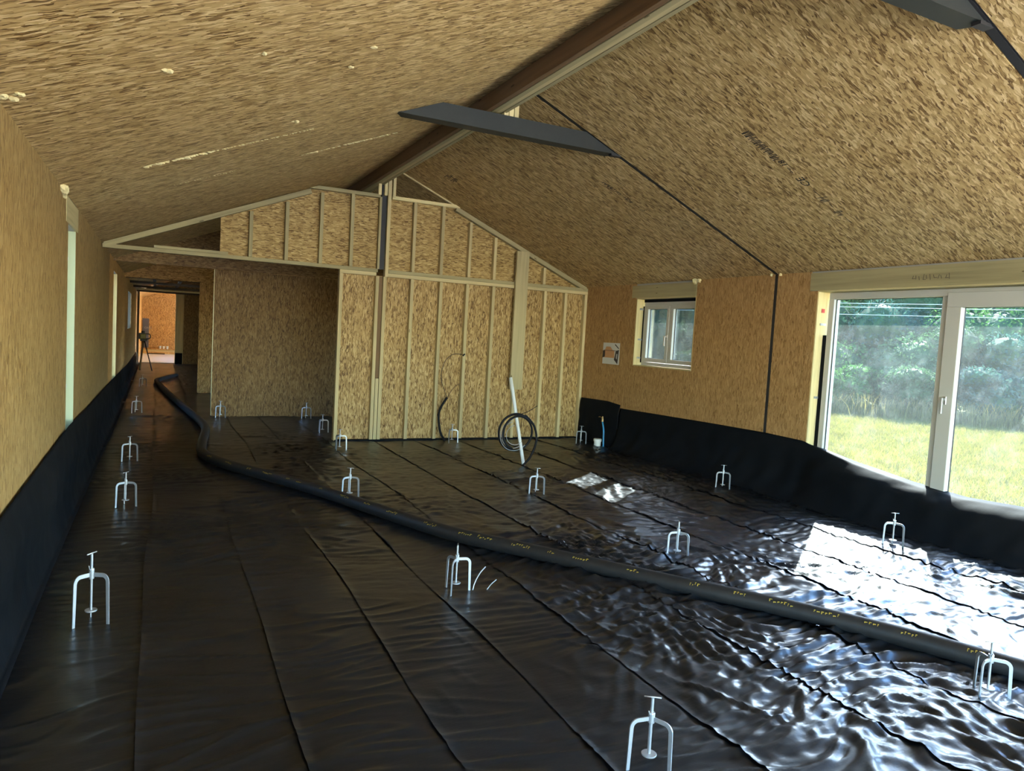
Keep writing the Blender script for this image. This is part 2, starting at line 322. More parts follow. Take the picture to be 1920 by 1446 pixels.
# black membrane stuffed round the window and door frames, and the little fixing straps
box('frame_flashing', XR+.11, XR+.17, 8.395, 8.444, WIN[2]+.05, 2.09, DPMW, wall_right); box('frame_flashing', XR+.09, XR+.17, WIN[0]+.02, 8.40, 2.145, 2.185, DPMW, wall_right, 'y')
box('frame_flashing', XR+.105, XR+.17, 5.275, 5.312, .4, 1.75, DPMW, wall_right)
for z in (1.36, 1.62, 2.05): box('fixing_strap', XR+.05, XR+.115, 8.438, 8.446, z-.012, z+.012, GALV, wall_right)
for z in (1.10, 1.86): box('fixing_strap', XR+.05, XR+.13, 5.309, 5.317, z-.012, z+.012, GALV, wall_right)
box('red_tag', XR+.06, XR+.10, 5.311, 5.317, 1.98, 2.02, RED, wall_right)
# left wall boards, lintels, linings
lb = [Y0, -4.3, -.4, 1.2, 2.45, 3.66, 4.88, 5.88, 6.12, 6.30]
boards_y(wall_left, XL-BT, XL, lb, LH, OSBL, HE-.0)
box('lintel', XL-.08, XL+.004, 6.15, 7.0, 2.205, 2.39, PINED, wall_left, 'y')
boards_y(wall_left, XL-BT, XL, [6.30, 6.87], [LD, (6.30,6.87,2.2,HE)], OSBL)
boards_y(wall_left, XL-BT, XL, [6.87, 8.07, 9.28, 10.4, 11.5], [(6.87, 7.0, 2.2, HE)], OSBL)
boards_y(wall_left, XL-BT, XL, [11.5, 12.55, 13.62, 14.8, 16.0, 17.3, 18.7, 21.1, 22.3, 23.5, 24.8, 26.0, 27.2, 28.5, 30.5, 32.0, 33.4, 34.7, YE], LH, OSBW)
for h in (LD, LD2):
    box('reveal_lining', XL-WT+.02, XL-.001, h[1]-.012, h[1]+.025, h[2], h[3], plain('daylit_lining', (.42,.47,.30), .6) if h is LD else PINEY, wall_left)  # green daylight on the far jamb is put into its lining colour
    box('reveal_lining', XL-WT+.02, XL-.001, h[0]-.002, h[0]+.012, h[2], h[3], PINEY, wall_left)
for z in (.95, 1.98): box('fixing_strap', XL-.12, XL-.05, 6.853, 6.858, z-.014, z+.014, GALV, wall_left)
# torn board edge and foam at the wall head
bmf = bmesh.new()
def blob(bm, c, r, sq=(1,1,1), sub=2, rough=.35):
    m = bmesh.ops.create_icosphere(bm, subdivisions=sub, radius=1.0)
    for v in m['verts']:
        k = 1+rough*random.uniform(-1, 1); v.co = Vector((c[0]+v.co.x*r*sq[0]*k, c[1]+v.co.y*r*sq[1]*k, c[2]+v.co.z*r*sq[2]*k))
for p, r in (((XL+.015, 5.80, 2.39), .022), ((XL+.02, 5.83, 2.385), .028), ((XL+.02, 5.87, 2.372), .024), ((XL+.015, 5.91, 2.362), .018), ((XL+.012, 5.95, 2.35), .014)): blob(bmf, p, r)
mk('expanding_foam', bmf, FOAM, wall_left)
bmf = bmesh.new()
for p, r in (((XR-.02, 7.22, 2.385), .035), ((XR-.015, 7.15, 2.39), .028), ((XR-.012, 5.97, 2.397), .016), ((XR-.012, 5.84, 2.397), .018)): blob(bmf, p, r)
mk('expanding_foam', bmf, FOAM, wall_right)
# pencil writing on the door lintel (illegible strokes)
bmf = bmesh.new(); random.seed(3)
for k in range(11):
    y = 4.30-k*.034; h = random.choice((.03,.05,.035)); zc = 2.285+random.uniform(-.008,.008); sl_ = random.uniform(-.012,.012)
    vs = [bmf.verts.new(p) for p in ((XR-.0072,y,zc-h/2),(XR-.0072,y-.006,zc-h/2),(XR-.0072,y-.006+sl_,zc+h/2),(XR-.0072,y+sl_,zc+h/2))]; bmf.faces.new(vs)
    if k % 3 == 0:
        vs = [bmf.verts.new(p) for p in ((XR-.0072,y,zc-h/2),(XR-.0072,y-.03,zc-h/2),(XR-.0072,y-.03,zc-h/2+.005),(XR-.0072,y,zc-h/2+.005))]; bmf.faces.new(vs)
mk('pencil_note', bmf, PENCIL, lint)

# ------------------------------------------------------------------ gable partition (wall_back)
wall_back = tag(box('wall_back', 2.18, XR, YG+.092, YG+.105, .0, 2.30, OSBD), kind='structure')
for x0, x1 in ((2.18, 3.22), (3.22, 4.47), (4.47, 5.71), (5.71, XR)): box('osb_board', x0+.001, x1-.001, YG+.078, YG+.091, .012, 2.29, OSBG, wall_back)
def stud(x, z0, z1, wd=.046, mat=PINE, y0=0.0, y1=.078): return box('stud', x-wd/2, x+wd/2, YG+y0, YG+y1, z0, z1, mat, wall_back, 'z', .002)
for x in (2.205, 3.2, 3.632, 4.04, 4.46, 5.335, 5.70, 6.066): stud(x, .012, 2.283)
stud(4.885, .012, 2.283)
stud(2.70, .012, 2.283); stud(2.752, .012, .875); stud(2.806, .012, 2.283)
stud(2.757, .876, 2.283, .05, BROWN, .03, .077)
for x0, x1 in ((2.18, 2.68), (2.83, XR)): box('top_plate', x0, x1, YG-.002, YG+.078, 2.285, 2.332, PINE, wall_back, 'x', .002)
for x0, x1 in ((XL+.01, 2.70), (2.85, XR)): box('sole_plate', x0, x1, YG-.001, YG+.09, 2.334, 2.381, PINED, wall_back, 'x', .002)
box('packing_board', XL+.55, .78, YG-.002, YG+.09, 2.383, 2.415, PINED, wall_back, 'x')
TR = 3.345
def sl_top(x): return zceil(x)-.075
# upper boarding
ax = ((1,0,0),(0,0,1),(0,-1,0))
prism('osb_board', [(.69,2.385),(2.72,2.385),(2.72,TR),(1.70,TR),(.69,sl_top(.69)+.01)], ax, (0,YG+.091,0), .013, OSBH, wall_back)
prism('osb_board', [(2.83,2.385),(4.45,2.385),(4.45,sl_top(4.45)+.01),(3.86,TR),(2.83,TR)], ax, (0,YG+.091,0), .013, OSBH, wall_back)
prism('osb_board', [(4.452,2.385),(XR-.08,2.385),(4.452,sl_top(4.452)+.01)], ax, (0,YG+.091,0), .013, OSBH, wall_back)
for x in (1.045, 1.482, 1.92, 2.325, 3.20, 3.62, 4.05, 4.455, 5.30): stud(x, 2.383, min(TR, sl_top(x)-.03), .044, PINED if x < 2.9 else PINE)
# top rails, sloping rails, king-post cluster
box('top_rail', 1.72, 2.69, YG-.004, YG+.08, TR, TR+.046, PINED, wall_back, 'x', .002); box('top_rail', 2.86, 3.86, YG-.006, YG+.08, TR, TR+.046, PINEY, wall_back, 'x', .002)
def rail(x0, x1, off, hgt, mat, name='sloping_rail', y0=-.002, y1=.085):
    z0, z1 = zceil(x0)-off, zceil(x1)-off; d = Vector((x1-x0, 0, z1-z0)); L = d.length; d.normalize(); n = Vector((-d.z, 0, d.x))
    if n.z < 0: n = -n
    return prism(name, [(0,-hgt),(L,-hgt),(L,0),(0,0)], (d, n, d.cross(n)), (x0, YG+(y0 if d.cross(n).y > 0 else y1), z0), y1-y0, mat, wall_back)
rail(XL+.02, 1.76, .012, .062, PINED); rail(3.82, XR-.02, .012, .062, PINED)
rail(2.98, 3.80, .004, .018, PINEY, 'edge_batten', .0, .03)
box('king_post', 2.722, 2.79, YG+.03, YG+.09, 2.383, 3.60, STEELD, wall_back)
box('stud', 2.80, 2.845, YG-.004, YG+.08, 2.283, 3.655, PINE, wall_back); box('stud', 2.69, 2.72, YG+.01, YG+.08, 2.383, 3.36, PINED, wall_back)
for x0, x1 in ((2.66, 2.70), (2.745, 2.785), (2.862, 2.90)): box('post_packer', x0, x1, YG-.02, YG+.03, 3.37+(0 if x0 > 2.8 else .01), 3.67, PINEY, wall_back)
box('plank_post', 4.79, 4.995, YG-.05, YG-.002, .765, sl_top(4.9)+.0, POST, wall_back, 'z', .002)
box('floor_flashing', 2.2, XR, YG-.012, YG+.07, -.005, .022, DPMW, wall_back, 'x')

# ------------------------------------------------------------------ further partitions
def partition(name, y, th, x0, hz, side, mat, warm):
    core = tag(box(name, x0+.02, XR, y+.013, y+th, .0, 2.36, RENDER), kind='structure')
    return core
YB = 12.487
wall_lobby = tag(box('wall_lobby', .83, XR, YB+.013, YB+.10, 0, 2.36, OSBD), kind='structure')
for x0, x1 in ((.81, 2.03), (2.03, 3.25), (3.25, 4.47), (4.47, 5.69), (5.69, XR)): box('osb_board', x0+.001, x1-.001, YB, YB+.0125, .02, 2.365, OSBD, wall_lobby)
prism('osb_header', [(XL,2.37),(XR,2.37),(XR,HE),(XC,ZR-.02),(XL,HE)], ax, (0,YB+.013,0), .013, OSBD, wall_lobby)
box('end_stud', .806, .828, YB+.001, YB+.10, .02, 2.366, PINEY, wall_lobby)
YH = 16.512
wall_hall = tag(box('wall_hall', .80, XR, YH+.013, YH+.10, 0, 2.33, OSBW), kind='structure')
for x0, x1 in ((.785, 1.04), (1.04, 2.26), (2.26, 3.5), (3.5, 4.8), (4.8, XR)): box('osb_board', x0+.001, x1-.001, YH, YH+.0125, .02, 2.325, OSBW, wall_hall)
prism('osb_header', [(XL,2.33),(XR,2.33),(XR,HE),(XC,ZR-.02),(XL,HE)], ax, (0,YH+.013,0), .013, OSBW, wall_hall)
YD = 27.13
wall_store = tag(box('wall_store', .86, XR, YD+.013, YD+.12, 0, 2.44, OSBD), kind='structure')
for x0, x1 in ((.80, 1.6), (1.6, 2.8), (2.8, XR)): box('osb_board', x0+.001, x1-.001, YD, YD+.0125, .02, 2.44, OSBD, wall_store)
prism('osb_header', [(XL,2.44),(XR,2.44),(XC,ZR-.02)], ax, (0,YD+.013,0), .013, OSBD, wall_store)
box('door_lining', .575, .80, YD+.02, YD+.06, .38, 2.42, PINE, wall_store); box('door_lining', .575, .80, YD+.015, YD+.06, 0, .38, DPMW, wall_store)
box('door_lining', .560, .574, YD-.01, YD+.12, 0, 2.42, PINEY, wall_store); box('door_lining', .80, .815, YD-.012, YD+.0, 0, 2.42, PINEY, wall_store); box('door_lining', XL, XL+.07, YD-.02, YD+.12, 0, 2.42, DARKW, wall_store)
for i, (yj, m) in enumerate(((17.1, DARKW), (19.6, DARKW), (22.3, DARKW), (24.2, PINE), (26.0, DARKW))):
    j = box('ceiling_joist', XL+.002, 1.35, yj, yj+.05, 2.345, 2.40 if m is DARKW else 2.39, m, None, 'x')
    tag(j, ['dark ceiling joist nearest the hall header', 'second dark ceiling joist above the corridor', 'third dark ceiling joist above the corridor', 'pale ceiling joist across the corridor', 'dark ceiling joist just before the far doorway'][i], 'joist', 'joists over the corridor')
for i, xj in enumerate((-.1, .45)): tag(box('cross_rail', xj, xj+.06, 17.15, 25.25, 2.405, 2.46, DARKW, None, 'y'), ['dark long rail over the corridor joists nearer the left wall', 'dark long rail over the corridor joists nearer the hall wall'][i], 'rail', 'rails over the joists')

# ------------------------------------------------------------------ roof / ceiling
bm = bmesh.new(); TH = .28; OV = .53
def slab(bm, x0, x1, off):
    pts = [(x, (HE+ML*(x-XL) if x0 < XC-.5 else HE+MR*(XR-x))+off) for x in (x0, x1)]
    vs = [bm.verts.new((x, y, z+dz)) for y in (Y0-WT, YE+WT) for (x, z) in pts for dz in (0, TH)]
    a = vs; q = [(0,2,6,4),(1,5,7,3),(0,1,3,2),(4,6,7,5),(0,4,5,1),(2,3,7,6)]
    for f in q: bm.faces.new([a[i] for i in f])
slab(bm, XL-OV, XC, .012); slab(bm, XC+.0001, XR+OV, .012); bmesh.ops.recalc_face_normals(bm, faces=bm.faces[:])
ceiling = tag(mk('ceiling', bm, plain('roof_deck', (.10,.10,.10), .8)), kind='structure')
def cpanel(side, y0, y1, mat=OSB):
    if side < 0: d = Vector((1,0,ML)).normalized(); o = Vector((XL, y0, HE)); n = Vector((-d.z,0,d.x)); L = (XC-XL)/d.x
    else: d = Vector((1,0,-MR)).normalized(); o = Vector((XC, y0, ZR)); n = Vector((d.z*-1,0,d.x)); L = (XR-XC)/d.x
    bm = bmesh.new(); bbox(bm, 0, L, 0, y1-y0, 0, .0115)
    Mw = Matrix((d, Vector((0,1,0)), n)).transposed().to_4x4(); Mw.translation = o
    return mk('osb_panel', bm, mat, ceiling, Mw)
G = .0022
yl = [Y0, -2.3, -1.1, .1, 1.28, 2.44]
for y0, y1 in zip(yl, yl[1:]): cpanel(-1, y0+G, y1-G); cpanel(1, y0+G, y1-G)
for y0, y1 in ((2.50, 3.66), (3.66, 5.80), (5.80, 6.94), (6.94, 8.15), (8.15, 9.40), (9.40, 10.6)): cpanel(-1, y0+G, y1-G)
for y0, y1 in ((2.505, 3.718), (3.7225, YF-.024), (YF+.024, 7.12), (7.12, 8.35), (8.35, 9.55), (9.55, 10.6)): cpanel(1, y0+G, y1-G)
yl = [10.6, 11.8, 13.0, 14.2, 15.4, 16.6, 17.8, 19.0, 20.2, 21.4, 22.6, 23.8, 25.0, 26.2, 27.4, 28.6, 29.8, 31.0, 32.2, 33.4, 34.7, YE]
for y0, y1 in zip(yl, yl[1:]): cpanel(-1, y0+G, y1-G, OSBW if y0 > 27 else OSB); cpanel(1, y0+G, y1-G, OSBW if y0 > 27 else OSB)
# beads and dabs of expanding foam along the left ceiling joints
def foam_line(x0, x1, y, n, r, j=.012, nm='foam_bead'):
    bm = bmesh.new()
    for k in range(n):
        x = x0+(x1-x0)*(k+random.random()*.6)/n
        if random.random() < .12: continue
        rr = r*random.uniform(.45, 1.25); blob(bm, (x, y+random.uniform(-j, j), zceil(x)-.002), rr, (1.5, .9, .5), 1)
    return mk(nm, bm, FOAM, ceiling)
random.seed(5)
foam_line(-.10, .35, 5.80, 40, .016); foam_line(.30, 1.05, 5.80, 46, .008, .005); foam_line(.10, .60, 6.93, 22, .007, .006); foam_line(1.15, 2.05, 6.93, 50, .012, .006)
for x, y, r in ((.014, 3.66, .022), (-.565, 3.64, .028), (-.53, 3.62, .018), (.43, 3.67, .014), (.837, 5.365, .017), (.95, 4.2, .012), (1.0, 3.9, .016)):
    bm = bmesh.new()
    for k in range(4): blob(bm, (x+random.uniform(-r,r), y+random.uniform(-r,r), zceil(x)-.004), r*random.uniform(.5,.9), (1,1,.6), 2, .2)
    mk('foam_dab', bm, FOAM, ceiling)
# printed board stamps (inked strokes) on the right slope
def stamp(x0, y, segs, hgt, parts):
    d = Vector((1,0,-MR)).normalized(); bm = bmesh.new(); z = -.0006
    for (s0, s1, kind) in segs:
        n = max(1, int((s1-s0)/.014)) if kind == 'c' else 1
        for k in range(n):
            a = s0+(s1-s0)*k/n
            if kind == 'c':
                w_ = .0085; sh = random.uniform(-.007, .007); h0 = random.choice((0, 0, .3))*hgt; h1 = random.choice((1, 1, .7))*hgt
                bm.faces.new([bm.verts.new(p) for p in ((a,h0,z),(a+w_,h0,z),(a+w_+sh,h1,z),(a+sh,h1,z))])
                if random.random() < .5: bm.faces.new([bm.verts.new(p) for p in ((a,h0,z),(a+.014,h0,z),(a+.014,h0+.007,z),(a,h0+.007,z))])
            else: bm.faces.new([bm.verts.new(p) for p in ((s0,.4*hgt,z),(s1,.4*hgt,z),(s1,.4*hgt+.008,z),(s0,.4*hgt+.008,z))])
    n_ = Vector((-d.z,0,d.x)); Mw = Matrix((d, Vector((0,1,0)), n_)).transposed().to_4x4(); Mw.translation = Vector((x0, y, zceil(x0)))
    mk('board_stamp', bm, INK, ceiling, Mw)
    for s, off, hh in parts:
        R = Matrix((-d, Vector((0,1,0)), (-d).cross(Vector((0,1,0))))).transposed().to_4x4(); R.translation = Vector((x0, y, zceil(x0)))+d*off-n_*.0012
        text_mesh('board_stamp', s, hh, INK, ceiling, R)
stamp(4.10, 4.38, [(0,.40,'c'),(.52,.60,'l'),(.86,.95,'l'),(.98,1.05,'c'),(1.08,1.14,'l'),(1.2,1.28,'c'),(1.3,1.4,'l')], .085, [('18', .50, .085), ('CE', .80, .11)])
stamp(4.17, 6.50, [(0,.16,'c'),(.18,.26,'c'),(.3,.42,'c'),(.46,.52,'l'),(.56,.6,'c'),(.64,.7,'l')], .06, [])
stamp(3.32, 8.85, [(0,.06,'c'),(.1,.16,'c')], .2, [])

# ridge beam
ridge = empty('ridge_beam', (2.65, 9.0, 3.52), 'long brown laminated ridge beam under the ceiling apex', 'beam')
RX0, RX1, RB = 2.56, 2.738, 3.522
for x0, x1, m, zb in ((RX0, RX0+.045, BROWN, RB+.004), (RX0+.047, RX0+.092, PINED, RB), (RX0+.094, RX0+.139, PINE, RB+.006), (RX0+.141, RX1, PINED, RB+.003)):
    box('lamination', x0, x1, -4.5, 26.9, zb, min(zceil(x0), zceil(x1))-.002, m, ridge, 'y', .002)
for i, x in enumerate((2.735, 2.785, 2.835)): box('packing_block', x-.022, x+.022, 5.93, 6.05, 3.47, zceil(x-.024)-.003, PINEY, ridge, 'z', .002)

# ------------------------------------------------------------------ steel frames
def steel(yf, label, ylabel):
    e = empty('steel_frame', (XC, yf, 3.36), label, 'steel frame')
    zb, zt = 3.352, 3.492; xa = lambda z: XL+(z-HE)/ML; xb = lambda z: XR-(z-HE)/MR
    web = prism('collar_web', [(xa(zb)+.01, zb), (xb(zb)-.01, zb), (xb(zt)-.01, zt), (xa(zt)+.01, zt)], ax, (0, yf+.0, 0), .012, STEEL, e)
    prism('collar_flange', [(xa(zb-.01)-.03, 0), (xb(zb-.01)+.03, 0), (xb(zb-.01)-.06, .13), (xa(zb-.01)+.06, .13)], ((1,0,0),(0,1,0),(0,0,1)), (0, yf-.012, zb-.010), .010, STEEL, e)
    for x0, x1 in ((XL, XC), (XC, XR)):                       # rafter flange seen in the joint
        d = Vector((x1-x0, 0, zceil(x1)-zceil(x0))); L = d.length; d.normalize(); n = Vector((-d.z,0,d.x))
        if n.z < 0: n = -n
        if x0 < XC: continue
        prism('rafter', [(0.1,0),(L,0),(L,.0095),(0.1,.0095)], (d, n, d.cross(n)), Vector((x0, yf+.023, zceil(x0)))+n*.001, .046, STEELD, e)
    box('column', XR+.003, XR+.0115, yf-.02, yf+.02, 0, HE, STEELD, e); box('column', XL-.0115, XL-.003, yf-.02, yf+.02, 0, HE, STEELD, e)
    bl = box('bolt_plate', xb(zb)-.05, xb(zb)+.06, yf-.022, yf+.03, zb-.03, zb-.012, STEELD, e)
    return e
steel(YF, 'dark grey steel collar and column beside the small window', '')
steel(2.475, 'steel frame nearest the camera at the upper right corner', '')

# ------------------------------------------------------------------ floor and black sheets
floor = tag(box('floor', XL-.01, XR+.02, Y0, YE, -.15, -.012, CONC), kind='structure')
box('threshold', XR+.02, XR+WT, DOOR[0], DOOR[1], -.15, .02, CONC, floor, 'y')
SEAM = [XL, -.02, .52, 1.035, 1.515, 2.06, 2.73, 3.34, 3.98, 4.62, 5.25, XR+.005]
def smooth01(t): t = np.clip(t, 0, 1); return t*t*(3-2*t)
CREASE = [(2.07,4.10,2.80,2.96,.012),(2.12,3.69,2.31,2.5,.014),(2.12,2.72,2.44,1.88,.014),(1.80,3.22,2.29,2.73,.010),(2.98,3.02,2.88,2.45,.012),(2.9,2.45,2.77,1.7,.012),(1.34,3.68,1.51,2.88,.010),(4.73,4.4,4.76,3.0,.010),(3.74,4.7,3.63,3.1,.010),(1.25,3.1,1.3,2.75,.008),(1.12,2.9,1.16,2.5,.009),(1.36,2.62,1.28,2.3,.009),(.75,3.3,.9,3.1,.007)]
def wrinkle(x, y):
    wx = perlin(x*.9+3.1, y*.9+7.7)*.35; wy = perlin(x*1.1+31.7, y*1.1+17.3)*.35
    right = smooth01((x-1.0)/2.2)*smooth01((10.5-y)/6.5)
    a = perlin((x+wx)*1.3, (y+wy)*9.5); r1 = (1-np.abs(a)*1.6)
    b = perlin((x+wy)*3.4+50, (y+wx)*6.3+9); r2 = (1-np.abs(b)*1.6)
    c = perlin((x+wx*1.5)*.8+9, (y+wy*1.5)*4.2+70)
    d = perlin((x+y*.45+wx)*3.0+90, (y-x*.3+wy)*7.0+40)
    e = perlin((x+wx*.6)*1.5+12, (y+wy*.5)*8.5+33); r3 = np.maximum(1-np.abs(e)*4.2, 0)**1.3; e2 = perlin((x+wx*.4)*2.1+112, (y+wy*.7)*12+133); r6 = np.maximum(1-np.abs(e2)*3.6, 0)*smooth01((y-3.2)/2)
    g = perlin((x+wx)*8.5+7, (y+wy)*13.0+21); r4 = np.maximum(1-np.abs(g)*1.9, 0)
    h = perlin((x+wx*2)*3.9+17, (y+wy*2)*5.6+81); r5 = np.maximum(1-np.abs(h)*2.4, 0)
    right = right*1.0; mid = smooth01((x-.9)/1.6)
    cr_ = 0
    for (x0, y0, x1, y1, a) in CREASE:
        L2 = (x1-x0)**2+(y1-y0)**2; t = np.clip(((x-x0)*(x1-x0)+(y-y0)*(y1-y0))/L2, 0, 1)
        dd = np.hypot(x-(x0+t*(x1-x0))-wx*.06, y-(y0+t*(y1-y0))-wy*.06); cr_ = cr_+a*np.exp(-(dd/.013)**2)*np.sin(np.pi*np.clip(t, .05, .95))
    z = cr_+mid*(.0040*r4+.0065*r5)+right*(.0055*r4+.0095*r5)+.0030*r1+.0026*c+.014*r3*smooth01(perlin(x*.8+40, y*.8+60)+.62)+.008*r6*smooth01(perlin(x*.7+140, y*.7+160)+.6) + right*(.008*np.maximum(r1-.3, 0)*1.3+.009*np.maximum(r2-.35, 0)*1.4+.010*c+.008*d)
    env = smooth01((perlin(x*.5+5, y*.5+2)+.5))
    return z*(.55+.6*env)
ys = [.75]
while ys[-1] < 12.6: ys.append(ys[-1]+max(.011, .0042*ys[-1]))
while ys[-1] < 36: ys.append(ys[-1]+.16)
ys = np.array([Y0, -3, -1.5, -.5, .2]+ys[:-1]+[YE-.01])
creases = [(0.75, .010), (1.75, .008), (2.42, .006), (3.05, .007), (3.7, .006), (4.35, .006), (5.0, .006)]
for i, (x0, x1) in enumerate(zip(SEAM, SEAM[1:])):
    lap = .05 if i+1 < len(SEAM)-1 else 0
    n = max(4, int((x1+lap-x0)/.018)); u = np.linspace(0, 1, n+1)
    X, Y = np.meshgrid(x0+(x1+lap-x0)*u, ys)
    wav = perlin(Y*.55+i*13.7, Y*0+i*3.3)*.034
    X = X+wav*(1-u)[None,:]*(1 if i else 0)+(perlin(Y*.55+(i+1)*13.7, Y*0+(i+1)*3.3)*.034*u[None,:] if lap else 0)
    Z = wrinkle(X, Y)
    edge = np.exp(-(((X-(x0+wav))/.016)**2)) if i else 0
    amp = .0085*(.4+.8*smooth01(perlin(Y*1.3+i*7, Y*0+i)+.4))
    Z = Z+edge*amp
    if lap: Z = Z-.006*smooth01((u-.88)/.08)[None,:]
    Z = Z+.004*(Y > .75)*0
    r, c = X.shape; idx = np.arange(r*c).reshape(r, c)
    Q = np.stack([idx[:-1,:-1], idx[:-1,1:], idx[1:,1:], idx[1:,:-1]], -1).reshape(-1, 4)
    arr('membrane_sheet', np.stack([X, Y, Z], -1).reshape(-1, 3), Q, DPM, floor, None, True)

def upturn(name, xw, sgn, ya, yb, top, foot, label, lip=None, step=.04, rows=44, mat=DPMW, wr=.006):
    ysv = np.arange(ya, yb+1e-6, step); V = []; cols = rows+1
    for y in ysv:
        h = top(y); ft = foot(y); P = []
        pts = [(ft, .004), (ft*.55, .012+.02*h), (ft*.22, .30*h), (.035, .66*h), (.012, h)]
        if lip is not None:
            k = lip(y); q = [(ft, .004), (ft*.74, .012+.02*h), (ft*.60, .42*h), (.42*ft, .80*h), (.02, .98*h)]; pts = [(a*(1-k)+c*k, b*(1-k)+d*k) for (a, b), (c, d) in zip(pts, q)]; pts.append((-.05*k, h+.002)); pts.append((-.125*k, h+.004))
        cc = catmull([(a, 0, b) for a, b in pts], 12); L = np.concatenate([[0], np.cumsum(np.linalg.norm(np.diff(cc, axis=0), axis=1))]); s = np.linspace(0, L[-1], cols)
        px = np.interp(s, L, cc[:,0]); pz = np.interp(s, L, cc[:,2]); t = s/L[-1]
        q = np.zeros(cols)+y; f = np.sin(np.pi*np.clip(t, 0, 1))**.6
        n = (perlin(q*5.5+t*1.2, t*2.6+q*.4)*1.0+(1-np.abs(perlin(q*3.1+t*2.0+9, t*1.7-q*.8))*1.6)*.9)*wr*f
        V.append(np.stack([xw-sgn*(px+n), q, np.maximum(pz+n*.4, .012-.006*t)], -1))
    V = np.array(V); r, c = V.shape[:2]; idx = np.arange(r*c).reshape(r, c)
    Q = np.stack([idx[:-1,:-1], idx[:-1,1:], idx[1:,1:], idx[1:,:-1]], -1).reshape(-1, 4)
    o = arr(name, V.reshape(-1, 3), Q, mat, None, None, True)
    md = o.modifiers.new('thickness', 'SOLIDIFY'); md.thickness = .0015
    return tag(o, label, 'membrane')
def lerp_tab(tab): xs_, zs_ = zip(*tab); return lambda y: float(np.interp(y, xs_, zs_))
upturn('wall_membrane', XR-.002, 1, .6, 8.70, lerp_tab(((.6,.42),(3.2,.43),(3.7,.405),(4.2,.44),(4.75,.51),(5.1,.58),(5.37,.625),(5.9,.635),(6.8,.625),(8.7,.59))),
       lerp_tab(((.6,.42),(3,.40),(4,.33),(5.5,.32),(6.5,.36),(7.6,.40),(8.7,.25))), 'black membrane draped up the right wall below the glazed door', lerp_tab(((.6,1),(4.6,1),(5.1,.5),(5.33,0),(9,0))), wr=.011)
upturn('wall_membrane', XR-.012, 1, 8.66, 9.76, lerp_tab(((8.66,.655),(9.0,.68),(9.76,.662))), lerp_tab(((8.66,.11),(9.76,.10))), 'black membrane sheet turned up in the corner below the paper notice', wr=.016)
upturn('wall_membrane', XL+.002, -1, .3, 26.9, lerp_tab(((.3,.65),(3.8,.648),(6.4,.685),(8,.645),(12,.59),(18.8,.45),(26.9,.40))), lerp_tab(((.3,.09),(5,.07),(9,.09),(12,.12),(16,.12),(26,.12))), 'long black membrane upturn along the bottom of the left wall', step=.05, rows=30, wr=.010)

# ------------------------------------------------------------------ window and door
GX = XR+.14
def frame_parts(root, y0, y1, z0, z1, wd, x0, x1, mat, name='frame'):
    for a in ((y0, y1, z0, z0+wd), (y0, y1, z1-wd, z1)): box(name+'_rail', x0, x1, a[0], a[1], a[2], a[3], mat, root, 'y', .004)
    for a in ((y0, y0+wd), (y1-wd, y1)): box(name+'_stile', x0, x1, a[0], a[1], z0+wd, z1-wd, mat, root, 'z', .004)
def pane(root, y0, y1, z0, z1, x=GX, mat=GLASS): return box('pane', x-.003, x+.003, y0, y1, z0, z1, mat, root, 'z')
def seals(root, y0, y1, z0, z1, x):
    for a in ((y0, y1, z0, z0+.006), (y0, y1, z1-.006, z1)): box('seal', x, x+.01, a[0], a[1], a[2], a[3], SEAL, root, 'y')
    for a in ((y0, y0+.006), (y1-.006, y1)): box('seal', x, x+.01, a[0], a[1], z0, z1, SEAL, root)
def handle(root, y, z, x, mat=ALU):
    h = box('handle', x-.012, x, y-.016, y+.016, z-.035, z+.035, mat, root, 'z', .003)
    bm = bmesh.new(); bbox(bm, -.05, -.012, -.010, .010, .002, .022); bbox(bm, -.055, -.038, -.010, .010, -.115, .022); bmesh.ops.bevel(bm, geom=bm.edges[:], offset=.002, segments=1, affect='EDGES')
    mk('lever', bm, mat, h, Matrix.Translation((x, y, z)))
w1 = empty('window_1', (XR+.13, 7.8, WIN[2]), kind='structure')
frame_parts(w1, 7.225, 8.405, 1.262, 2.150, .045, XR+.10, XR+.17, UPVC)
for y0, y1 in ((7.275, 7.80), (7.83, 8.355)):
    frame_parts(w1, y0, y1, 1.31, 2.105, .055, XR+.09, XR+.16, UPVC, 'sash'); pane(w1, y0+.05, y1-.05, 1.36, 2.055); seals(w1, y0+.055, y1-.055, 1.365, 2.05, XR+.128)
box('mullion', XR+.095, XR+.165, 7.795, 7.835, 1.31, 2.105, UPVC, w1, 'z', .003); handle(w1, 7.845, 1.66, XR+.09, ALU)
d1 = empty('door_1', (XR+.13, 3.9, 0), kind='structure')
frame_parts(d1, 2.64, 5.268, .02, 2.185, .065, XR+.10, XR+.19, UPVC)
pane(d1, 4.06, 5.20, .10, 2.115); seals(d1, 4.06, 5.202, .09, 2.118, XR+.13)
box('mullion', XR+.10, XR+.18, 4.005, 4.07, .085, 2.12, UPVC, d1, 'z', .004)
frame_parts(d1, 2.69, 4.01, .06, 2.15, .13, XR+.075, XR+.15, UPVC, 'sash'); pane(d1, 2.82, 3.885, .18, 2.025); seals(d1, 2.818, 3.882, .188, 2.022, XR+.13); handle(d1, 3.945, 1.21, XR+.075)
